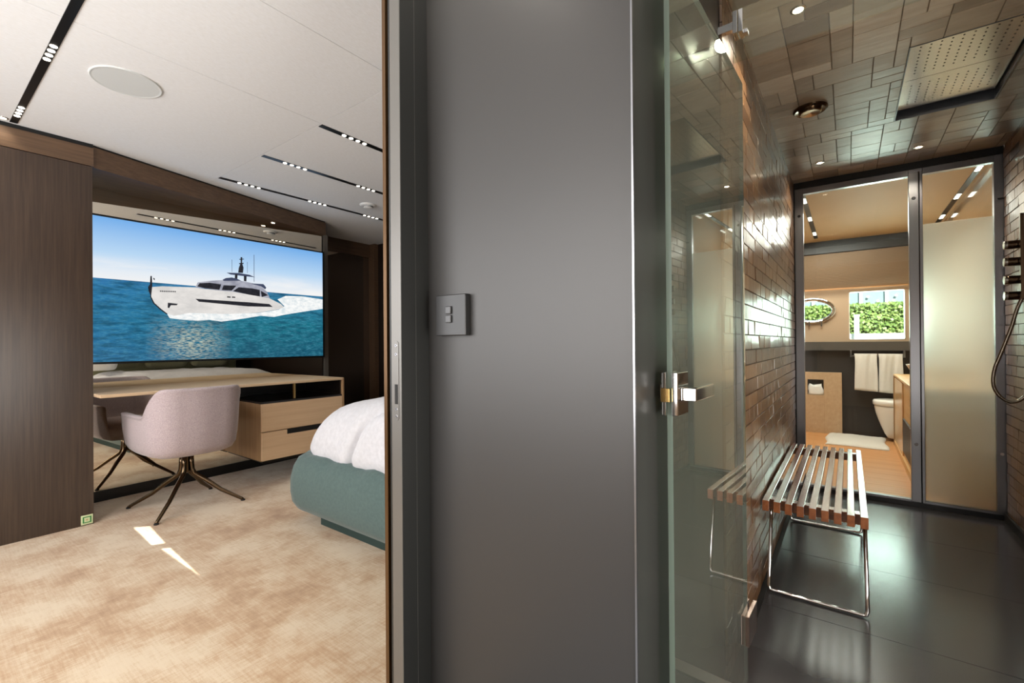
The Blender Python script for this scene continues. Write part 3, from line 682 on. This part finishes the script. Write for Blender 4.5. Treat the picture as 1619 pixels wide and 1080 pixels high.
# ------------------------------------------------------------------ shower: glass door standing open
HP = Vector((-.280, 1.70)); FE = Vector((-.307, 1.0)); ed = (FE-HP).normalized(); nd = Vector((-ed.y, ed.x))
if nd.x < 0: nd = -nd
def tb(mb, n0, n1, s0, s1, z0, z1, mi=0):
    v = []
    for z in (z0, z1):
        for s_ in (s0, s1):
            for n in (n0, n1): p = HP + ed*s_ + nd*n; v.append((p.x, p.y, z))
    return mb.add(v, [(0, 2, 3, 1), (4, 5, 7, 6), (0, 1, 5, 4), (2, 6, 7, 3), (0, 4, 6, 2), (1, 3, 7, 5)], mi)
WD = (FE-HP).length
gd = thing('shower_door', 'frameless green tinted glass shower door standing open beside the grey wall', 'door', (HP.x, HP.y, 0))
mb = MB(); tb(mb, -.012, 0, 0, WD, .012, 2.02)
mb.mi = [0, 1, 1, 1, 0, 0]
for i, f in enumerate(mb.f):
    c = sum((Vector(mb.v[k]) for k in f), Vector())/4; d = Vector((c.x, c.y))-HP
    nn, ss = d.dot(nd), d.dot(ed); mb.mi[i] = 1 if (ss < .01 or ss > WD-.01 or c.z < .02 or c.z > 2.015) else (2 if nn < -.006 else 0)
obj('glass_pane', mb, [M['doorglass'], M['glassedge'], M['doorglassback']], gd)
lk = MB(); tb(lk, .0003, .014, WD-.062, WD+.008, .990, 1.084); tb(lk, -.021, -.0123, WD-.062, WD+.008, .990, 1.084)
body = obj('lock_case', lk, M['chrome'], gd, .002)
lev = MB(); tb(lev, .014, .045, WD-.04, WD-.012, 1.022, 1.050); tb(lev, .034, .046, WD-.15, WD-.012, 1.022, 1.050); obj('lever', lev, M['chrome'], body, .002)
kn = MB(); tb(kn, -.033, -.021, WD-.034, WD-.008, 1.026, 1.056); obj('outer_knob', kn, M['chrome'], body, .002)
lt = MB(); tb(lt, -.0205, -.002, WD+.008, WD+.016, 1.02, 1.05); obj('latch', lt, M['gold'], body, .001)
hg = MB(); tb(hg, .0003, .012, -.09, .035, .143, .241); tb(hg, -.024, -.0123, -.09, .035, .143, .241); obj('hinge', hg, plain('warm_chrome', (222, 196, 186), .12, 1), gd, .001)
ts = thing('glass_transom', 'clear fixed glass panel above the open shower door', 'glass panel', (.25, 1.63, 2.06))
obj('pane', MB().box(-.294, .80, 1.624, 1.634, 2.06, 2.378), M['clearglass'], ts)
obj('wall_clamp', MB().box(-.292, -.279, 1.606, 1.652, 2.143, 2.214).box(-.276, -.263, 1.606, 1.652, 2.143, 2.214).box(-.340, -.29, 1.62, 1.64, 2.165, 2.19).box(-.265, -.250, 1.618, 1.64, 2.140, 2.152), M['chrome'], ts, .001)
struct('trim_10', MB().box(-.343, .80, 1.60, 1.655, 0, .009), M['steel'])

# slatted bench
bn = thing('slatted_bench', 'teak slatted bench on chrome frames along the brick tiled wall', 'bench', (-.13, 3.09, 0))
for k in range(9):
    x = -.325+k*.0449
    obj('slat', MB().box(x, x+.0272, 2.368, 3.812, .372, .42), M['slatwood'], bn, .002)
for y in (2.43, 3.70): obj('crossbar', MB().box(-.322, .058, y, y+.045, .366, .411), M['slatwood'], bn, .001)
def uframe(y, ytop):
    P = [(-.296, ytop, .37), (-.303, y+.004, .03), (-.300, y, .013), (-.288, y, .0085), (.04, y, .0085), (.052, y, .013), (.056, y+.004, .03), (.05, ytop, .37)]
    return MB().tube(P, .0075, 10)
for y, yt in ((2.385, 2.44), (3.40, 3.44)): obj('chrome_leg_frame', uframe(y, yt), M['chrome'], bn, smooth=True)
obj('ledger', MB().box(-.28, .04, 2.475, 2.49, .352, .372), M['slatwood'], bn)

# rain shower
rs = thing('rain_shower', 'large rectangular steel rain shower recessed in the tiled ceiling', 'shower head', (.415, 2.93, ZS))
def plate(y0, y1, n, yo):
    mb = MB().box(.226, .600, y0, y1, ZS+.028, ZS+.036)
    for i in range(10):
        for k in range(n):
            mb.lathe([(.0034, -.0004), (.0030, -.0012)], (.262+i*.0335, yo+k*.030, ZS+.028), 8, 1)
    return mb
for y0, y1, n, yo in ((2.535, 2.925, 11, 2.56), (2.928, 3.265, 8, 2.99)): obj('spray_plate', plate(y0, y1, n, yo), [M['steelplate'], M['black']], rs)
fr = MB().box(RX0, RX0+.004, RY0, RY1, ZS-.005, ZS+.07).box(RX1-.004, RX1, RY0, RY1, ZS-.005, ZS+.07).box(RX0+.004, RX1-.004, RY1-.004, RY1, ZS-.005, ZS+.07).box(RX0+.004, RX1-.004, RY0, RY0+.004, ZS-.005, ZS+.07).box(RX0+.004, RX1-.004, RY0+.004, RY1-.004, ZS+.07, ZS+.074)
obj('recess_frame', fr, plain('dark_recess', (84, 86, 90), .3, .6), rs)
jt = thing('ceiling_jet', 'round bronze nozzle ring on the tiled ceiling, left of the rain shower', 'nozzle', (-.151, 2.874, ZS))
obj('ring', MB().lathe([(.078, -.004), (.078, -.012), (.07, -.018), (.055, -.014)], (-.151, 2.874, ZS), 36, cap0=True), M['bronze'], jt, smooth=False)
obj('nozzle', MB().lathe([(.05, -.012), (.05, -.026), (.045, -.03), (.0, -.024)], (-.151, 2.874, ZS), 32), plain('pale_bronze', (170, 150, 124), .2, 1), jt)
G = 'downlights in the shower ceiling'
for lab, c in (('bright downlight in the tiled ceiling near the glass transom', (-.139, 1.985)), ('downlight in the tiled ceiling above the end of the bench', (-.147, 3.78)), ('downlight in the tiled ceiling above the door mullion', (.37, 3.86))):
    downlight('downlight', lab, c, .017, ZS-.004, 20, G, size=2.5)

# mixer on the right wall
mx = thing('shower_mixer', 'bronze shower mixer with four knobs and hand shower on the tiled wall', 'shower mixer', (.79, 3.55, 1.5))
obj('back_plate', MB().box(.788, .799, 3.50, 3.60, 1.33, 1.72), M['bronze'], mx, .002)
for z in (1.656, 1.565, 1.468, 1.383):
    k = obj('knob', MB().lathe([(.023, 0), (.023, -.095), (.021, -.099), (.016, -.1)], (.788, 3.55, z), 26, 0, 'x'), M['bronze'], mx)
    obj('end_cap', MB().lathe([(.0234, .0), (.0234, -.010), (.022, -.012), (0, -.0125)], (.69, 3.55, z), 26, 0, 'x'), M['steelplate'], k)
obj('hand_shower', MB().box(.728, .742, 3.49, 3.515, 1.36, 1.81).box(.735, .79, 3.495, 3.51, 1.55, 1.565), M['bronze'], mx, .003)
hp = [(.735, 1.37), (.730, 1.40), (.726, 1.43), (.714, 1.305), (.695, 1.22), (.673, 1.14), (.65, 1.06), (.632, 1.00), (.624, .937), (.628, .89), (.643, .855), (.664, .83), (.687, .818), (.715, .826), (.741, .853), (.77, .90), (.792, .96)]
hp = [(.735, 1.37)] + hp[3:]
def spline(P, n=8):
    out = []
    for i in range(len(P)-1):
        p0, p1, p2, p3 = (Vector(P[max(0, i-1)]), Vector(P[i]), Vector(P[i+1]), Vector(P[min(len(P)-1, i+2)]))
        for k in range(n):
            t = k/n; out.append(.5*((2*p1)+(p2-p0)*t+(2*p0-5*p1+4*p2-p3)*t*t+(3*p1-p0-3*p2+p3)*t**3))
    return out + [Vector(P[-1])]
obj('hose', MB().tube(spline([(x, 3.50, z) for x, z in hp]), .0085, 10), M['rope'], mx, smooth=True)

# ------------------------------------------------------------------ steel framed glass partition to the bathroom
YF0, YF1 = 4.172, 4.235
d2 = struct('door_2', MB().box(-.343, -.328, YF0, YF1, 0, 2.378).box(.805, .82, YF0, YF1, 0, 2.378).box(-.328, .805, YF0, YF1, 2.331, 2.378).box(-.328, .805, YF0, YF1, 0, .032), M['black'])
def part_s(name, mb, m, **k): return obj(name, mb, m, d2, **k)
part_s('left_stile', MB().box(-.328, -.272, 4.18, 4.225, .032, 2.331), M['steel'], bevel=.002)
part_s('mullion', MB().box(.345, .397, 4.18, 4.225, .032, 2.31).box(.401, .418, 4.18, 4.225, .032, 2.31), M['steel'], bevel=.002)
part_s('mullion_seal', MB().box(.39, .41, 4.20, 4.22, .032, 2.31), M['black'])
part_s('right_stile', MB().box(.758, .805, 4.18, 4.225, .032, 2.331), M['steel'], bevel=.002)
part_s('top_rail', MB().box(-.272, .345, 4.18, 4.225, 2.287, 2.331).box(.418, .758, 4.18, 4.225, 2.287, 2.331).box(.345, .418, 4.18, 4.225, 2.31, 2.331), M['steel'], bevel=.002)
part_s('bottom_rail', MB().box(-.272, .345, 4.18, 4.225, .032, .045).box(.418, .758, 4.18, 4.225, .032, .045), M['steel'])
part_s('clear_pane', MB().box(-.272, .345, 4.20, 4.208, .045, 2.287), M['clearglass'])
part_s('frosted_pane', MB().box(.418, .758, 4.20, 4.208, .045, 1.945), M['frost'])
part_s('upper_pane', MB().box(.418, .758, 4.20, 4.208, 1.947, 2.287), M['clearglass'])
for x, z in ((-.30, 2.12), (.372, 2.13), (.372, .43), (.782, .42)):
    part_s('screw', MB().lathe([(.011, 0), (.010, -.002), (0, -.002)], (x, 4.18, z), 14, 0, 'y'), M['black'] if z > 1 else M['chrome'])
part_s('catch', MB().box(.772, .812, 4.168, 4.18, 2.04, 2.05), M['black'])

# ------------------------------------------------------------------ bathroom beyond
def wall_holes(name, y0, y1, x0, x1, z0, z1, holes, m):
    bm = bmesh.new(); E_ = []
    for loop in [[(x0, y0, z0), (x1, y0, z0), (x1, y0, z1), (x0, y0, z1)]] + [[(x, y0, z) for x, z in h] for h in holes]:
        v = [bm.verts.new(p) for p in loop]
        for i in range(len(v)): E_.append(bm.edges.new((v[i], v[(i+1) % len(v)])))
    bmesh.ops.triangle_fill(bm, edges=E_, use_beauty=True)
    g_ = bmesh.ops.extrude_face_region(bm, geom=bm.faces[:])
    bmesh.ops.translate(bm, verts=[e for e in g_['geom'] if isinstance(e, bmesh.types.BMVert)], vec=(0, y1-y0, 0))
    bmesh.ops.recalc_face_normals(bm, faces=bm.faces)
    me = bpy.data.meshes.new(name); bm.to_mesh(me); bm.free(); me.materials.append(m)
    o = bpy.data.objects.new(name, me); COL.objects.link(o); o['kind'] = 'structure'; return o
YW = 7.0
WX0, WX1, WZ0, WZ1 = .011, .539, 1.16, 1.75
win = rrect((WX0+WX1)/2, (WZ0+WZ1)/2, (WX1-WX0)/2, (WZ1-WZ0)/2, .02, 4)
PC, PA, PB = (-.37, 1.533), .21, .125
oval = [(PC[0]+PA*cos(2*pi*k/40), PC[1]+PB*sin(2*pi*k/40)) for k in range(40)]
wall_holes('wall_bathroom_far', YW, YW+.1, -1.25, 1.05, 0, 2.5, [win, oval], M['tanwall'])
struct('wall_bathroom_left', MB().box(-1.25, -1.2, 4.25, 7.0, 0, 2.45), M['tanwall'])
struct('wall_bathroom_right', MB().box(.82, .95, 4.25, 7.0, 0, 2.0).box(.82, .95, 4.25, 7.0, 2.0, 2.45, 1), [plain('matt_tan_wall', (190, 170, 146), .6), plain('glossy_tan_wall', (188, 154, 116), .06, Specular_IOR_Level=.9)])
struct('wall_bathroom_near', MB().box(-1.25, -.94, 4.17, 4.25, 0, 2.45), M['tanwall'])
struct('wall_bathroom_dado', MB().box(-1.2, .82, 6.94, 7.0, 0, 1.03), M['slate'])
struct('trim_11', MB().box(-1.2, .82, 6.86, 7.0, 1.03, 1.136), plain('charcoal_ledge', (78, 74, 70), .35))
struct('trim_12', MB().box(-1.2, .82, 6.94, 7.0, 2.335, 2.40).box(-1.2, .82, 6.90, 7.0, 2.245, 2.325), M['slate'])
w1 = struct('window_1', MB().loops([[(x, YW-.004, z) for x, z in win], [(x, YW+.10, z) for x, z in win], [(x+.0, YW+.10, z) for x, z in rrect(.275, 1.455, .258, .289, .015, 4)], [(x, YW-.004, z) for x, z in rrect(.275, 1.455, .258, .289, .015, 4)], [(x, YW-.004, z) for x, z in win]], cap0=False, cap1=False), M['white'])
obj('pane', MB().box(.018, .532, 7.05, 7.056, 1.168, 1.742), M['clearglass'], w1)
w2 = struct('window_2', MB().loops([[(PC[0]+(PA+e)*cos(2*pi*k/40), y, PC[1]+(PB+e)*sin(2*pi*k/40)) for k in range(40)] for e, y in ((.0, 7.05), (.036, 7.0), (.042, 6.982), (.034, 6.962), (.006, 6.975), (-.006, 6.99), (-.008, 7.05))], cap0=False, cap1=False), M['chrome'], smooth=True)
obj('pane', MB().loops([[(x, y, z) for x, z in oval] for y in (7.045, 7.052)]), M['clearglass'], w2)
for x in (-.40, -.27): obj('latch', MB().box(x-.008, x+.008, 6.955, 6.985, PC[1]-PB-.075, PC[1]-PB-.005), M['chrome'], w2, .002)
bl = thing('venetian_blind', 'tan horizontal slatted blind above the bathroom window', 'blind', (0, 6.95, 2.24))
mb = MB()
for k in range(24):
    z = 2.235-k*.0182; mb.add([(-1.18, 6.93, z), (.81, 6.93, z), (.81, 6.944, z-.0165), (-1.18, 6.944, z-.0165), (-1.18, 6.9325, z+.001), (.81, 6.9325, z+.001), (.81, 6.9465, z-.0155), (-1.18, 6.9465, z-.0155)], [(0, 1, 2, 3), (4, 7, 6, 5), (0, 4, 5, 1), (2, 6, 7, 3), (1, 5, 6, 2), (0, 3, 7, 4)])
obj('slats', mb, plain('tan_blind_slat', (160, 137, 114), .35, .1), bl)
obj('bottom_rail', MB().box(-1.18, .81, 6.925, 6.95, 1.782, 1.798), plain('amber_rail', (176, 126, 78), .4), bl, .002)
for nm, lab, x, gs in (('strip_light', 'black strip light with lamps above the clear glass pane in the bathroom ceiling', -.305, (4.75, 5.5, 6.3)), ('strip_light', 'black strip light with lamps seen above the frosted glass pane', .775, (4.6, 5.42, 6.23))):
    t = thing(nm, lab, 'ceiling light', (x, 5.6, 2.40), 'strip lights in the bathroom ceiling')
    obj('channel', MB().box(x-.02, x+.02, 4.4, 6.68, 2.396, 2.404), M['black'], t)
    for g_ in gs:
        for k in range(4): obj('lamp', MB().lathe([(.017, 0), (.016, -.003), (0, -.004)], (x, g_+k*.045, 2.396), 12), M['led'], t)
cb = thing('tissue_cabinet', 'low light oak cabinet with a square tissue niche by the dark wall', 'cabinet', (-.3, 6.9, 0))
nx0, nx1, nz0, nz1 = -.42, -.25, .47, .665
obj('carcass', MB().box(-.62, nx0, 6.855, 6.938, .0, .755).box(nx1, -.067, 6.855, 6.938, 0, .755).box(nx0, nx1, 6.855, 6.938, 0, nz0).box(nx0, nx1, 6.855, 6.938, nz1, .755).box(nx0, nx1, 6.92, 6.938, nz0, nz1), M['cabwood'], cb)
obj('door_seam', MB().box(-.246, -.2445, 6.854, 6.856, .01, .75), M['drawerside'], cb)
obj('niche_lining', MB().box(nx0+.001, nx1-.001, 6.915, 6.919, nz0+.001, nz1-.001), M['slate'], cb)
mb = MB(); L = []
for k in range(7):
    t = k/6; rr_ = .082*(1-.25*t**2.2)
    L.append([((nx0+nx1)/2+rr_*cos(a)*(1+.12*sin(3*a+k)), 6.885+.028*sin(a), nz0+.003+.125*t*(1+.2*cos(a*2)*t*.6)) for a in [2*pi*q/20 for q in range(20)]])
tag(obj('tissue_pack', mb.loops(L), M['whitefab'], None, smooth=True), 'white folded tissue tucked in the niche of the oak cabinet', 'tissue')
rl = thing('towel_rail', 'slim steel towel rail under the charcoal ledge', 'towel rail', (.27, 6.84, .96))
obj('rail', MB().tube([(.02, 6.84, .965), (.52, 6.84, .965)], .008), M['steel'], rl, smooth=True)
for x in (.025, .515): obj('bracket', MB().box(x-.008, x+.008, 6.832, 6.938, .95, 1.028), M['steel'], rl, .001)
def towel(label, x0, x1, zb, seed):
    rnd = random.Random(seed); mb = MB(); L = []
    path = [(6.868, zb+.05), (6.862, .8), (6.857, .94), (6.85, .974), (6.84, .982), (6.829, .975), (6.822, .94), (6.816, .85), (6.813, .72), (6.812, zb)]
    P = spline(path, 4); n = 20; vs = []; fs = []
    for side in (0, 1):
        for i, p in enumerate(P):
            for k in range(n+1):
                u = k/n; x = x0+(x1-x0)*u + .004*sin(i*.3+u*4)
                wv = .006*sin(u*9+seed)+.003*sin(u*23+i*.2)
                y = p.x+wv*(1 if i > 14 else .3) + (-.009 if side and i > 16 else .0) + (.009 if side and i < 16 else 0); z = p.y + (.010 if side and 12 <= i <= 20 else 0) - (.012*u if i > 34 else 0)
                vs.append((x, y, z))
    m_ = len(P)*(n+1); idx = lambda s_, i, k: s_*m_+i*(n+1)+k
    for i in range(len(P)-1):
        for k in range(n):
            fs.append((idx(1, i, k), idx(1, i, k+1), idx(1, i+1, k+1), idx(1, i+1, k))); fs.append((idx(0, i, k), idx(0, i+1, k), idx(0, i+1, k+1), idx(0, i, k+1)))
        for k in (0, n): fs.append((idx(0, i, k), idx(1, i, k), idx(1, i+1, k), idx(0, i+1, k)))
    for i in (0, len(P)-1):
        for k in range(n): fs.append((idx(0, i, k), idx(0, i, k+1), idx(1, i, k+1), idx(1, i, k)))
    return tag(obj('towel', mb.add(vs, fs), M['towel'], None, smooth=True), label, 'towel', 'white towels on the rail')
towel('white towel on the rail, clear of the toilet', .06, .272, .56, 1)
towel('white towel on the rail hanging above the toilet', .285, .50, .545, 2)
# toilet
tl = thing('toilet', 'white wall-hung toilet with closed lid beside the oak vanity', 'toilet', (.55, 6.74, .05))
def dsec(xf, hw, z, xb=.815, n=22):
    P = []; xc = xf+.26
    for k in range(n+1): a = pi/2+pi*k/n; P.append((xc+.26*cos(a) if True else 0, 6.74+hw*sin(a), z-.012))
    return P + [(xb, 6.74-hw, z-.012), (xb, 6.74+hw, z-.012)]
obj('bowl', MB().loops([dsec(*q) for q in ((.40, .06, .045), (.352, .10, .05), (.325, .125, .10), (.295, .15, .18), (.268, .168, .26), (.245, .178, .34), (.236, .182, .40), (.236, .182, .412))]), M['ceramic'], tl, smooth=True)
obj('lid', MB().loops([dsec(*q, .76) for q in ((.234, .184, .418), (.222, .19, .428), (.220, .19, .465), (.230, .183, .480), (.27, .15, .486))]), M['ceramic'], tl, smooth=True)
# vanity with basin
vn = thing('vanity_unit', 'honey oak vanity unit with glossy front beside the toilet', 'vanity', (.6, 5.6, 0))
obj('carcass', MB().box(.415, .818, 4.62, 6.53, .0, .757), M['vanwood'], vn)
obj('countertop', MB().box(.398, .818, 4.60, 6.545, .758, .778), M['vanwood'], vn, .002)
obj('front_panel', MB().box(.403, .414, 5.62, 6.50, .062, .745), M['vangloss'], vn)
obj('open_niche', MB().box(.402, .414, 4.70, 5.58, .12, .42), M['slate'], vn)
obj('end_board', MB().box(.395, .4145, 6.505, 6.535, 0, .757), M['drawerside'], vn)
obj('bottom_rail', MB().box(.397, .4145, 4.62, 6.50, 0, .06), M['vanwood'], vn)
tag(obj('basin', MB().lathe([(.08, 0), (.10, .008), (.155, .07), (.197, .14), (.20, .146), (.194, .146), (.15, .075), (.09, .02), (0, .014)], (.628, 5.6, .7785), 40), M['ceramic'], smooth=True), 'white bowl basin standing on the oak vanity', 'basin')
# bath mat
mb = MB(); vs = []; fs = []; nx_, ny_ = 44, 56
for k, (zo) in enumerate((0, 1)):
    for j in range(ny_+1):
        for i in range(nx_+1):
            u, v = i/nx_, j/ny_; e = min(u, 1-u, v, 1-v); z = (.004 if not zo else .006+.024*min(1, e*14)**.5+.005*mnoise.noise(Vector((u*30, v*40, 0)))+.004*mnoise.noise(Vector((u*7, v*7, 3))))
            vs.append((-.215+.545*u+.012*sin(v*8), 6.13+.70*v*(.97 if u < .3 else 1)+.02*sin(u*5), z if zo else .002))
q = (nx_+1)*(ny_+1)
for j in range(ny_):
    for i in range(nx_):
        a = j*(nx_+1)+i; fs.append((q+a, q+a+1, q+a+nx_+2, q+a+nx_+1)); fs.append((a, a+nx_+1, a+nx_+2, a+1))
for j in range(ny_):
    for i in (0, nx_): a = j*(nx_+1)+i; fs.append((a, a+nx_+1, q+a+nx_+1, q+a))
for i in range(nx_):
    for j in (0, ny_): a = j*(nx_+1)+i; fs.append((a, a+1, q+a+1, q+a))
tag(obj('bath_mat', mb.add(vs, fs), M['towel'], smooth=True), 'white fluffy bath mat on the teak floor in front of the toilet', 'bath mat')

# ------------------------------------------------------------------ outside the window
struct('ground', MB().box(-14, 14, 7.2, 30, -.4, -.3), plain('pale_quay', (190, 186, 178), .8))
rnd = random.Random(9); mb = MB()
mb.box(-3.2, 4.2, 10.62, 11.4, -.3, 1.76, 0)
for k in range(16000):
    x, z = rnd.uniform(-3.2, 4.2), rnd.uniform(1.15, 1.82); y = 10.6 - rnd.uniform(0, .12) if rnd.random() < .85 else rnd.uniform(10.6, 11.2)
    if y > 10.6: z = 1.77+rnd.uniform(-.03, .07)
    s_ = rnd.uniform(.016, .032); R = Euler((rnd.uniform(-1, 1), rnd.uniform(-1.5, 1.5), rnd.uniform(-1.2, 1.2))).to_matrix(); c = Vector((x, y, z))
    mb.add([c+R@Vector(p)*s_ for p in ((-1, 0, -.3), (0, -.3, -1), (1, 0, .3), (0, .3, 1))], [(0, 1, 2, 3)], 1+(k % 3))
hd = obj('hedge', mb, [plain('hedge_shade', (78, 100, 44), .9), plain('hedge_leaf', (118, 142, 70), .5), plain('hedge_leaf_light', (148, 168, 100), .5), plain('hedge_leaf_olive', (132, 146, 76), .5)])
tag(hd, 'clipped green hedge outside the bathroom window', 'hedge'); hd['kind'] = 'stuff'
struct('wall_quay', MB().box(-4, 5, 10.25, 10.4, -.3, 1.272), M['white'])
tag(obj('bollard_light', MB().loops([[(x, y, z) for x, y in rrect(.124, 10.18, .038, .038, .01, 3)] for z in (-.3, 1.58)]).loops([[(x, y, z) for x, y in rrect(.124, 10.18, .045, .045, .012, 3)] for z in (1.581, 1.61)]), M['white']), 'white square post in front of the hedge', 'post')
bd = thing('office_building', 'blue glass building behind the hedge', 'building', (0, 15.2, -.3))
obj('glass_facade', MB().box(-9, 10, 15, 15.6, -.3, 7), plain('blue_facade_glass', (140, 156, 158), .1, Specular_IOR_Level=.8), bd)
mb = MB()
for k in range(24): mb.box(-8.6+k*.52, -8.53+k*.52, 14.93, 15, -.3, 7)
obj('mullions', mb.box(-9, 10, 14.95, 15, 2.72, 2.78), M['white'], bd)
for x, z in ((.42, 2.28), (.62, 2.16), (.98, 2.28), (.93, 2.16)): obj('facade_lamp', MB().lathe([(.03, 0), (.028, -.02), (0, -.03)], (x, 14.94, z), 12, 0, 'y'), M['led'], bd)
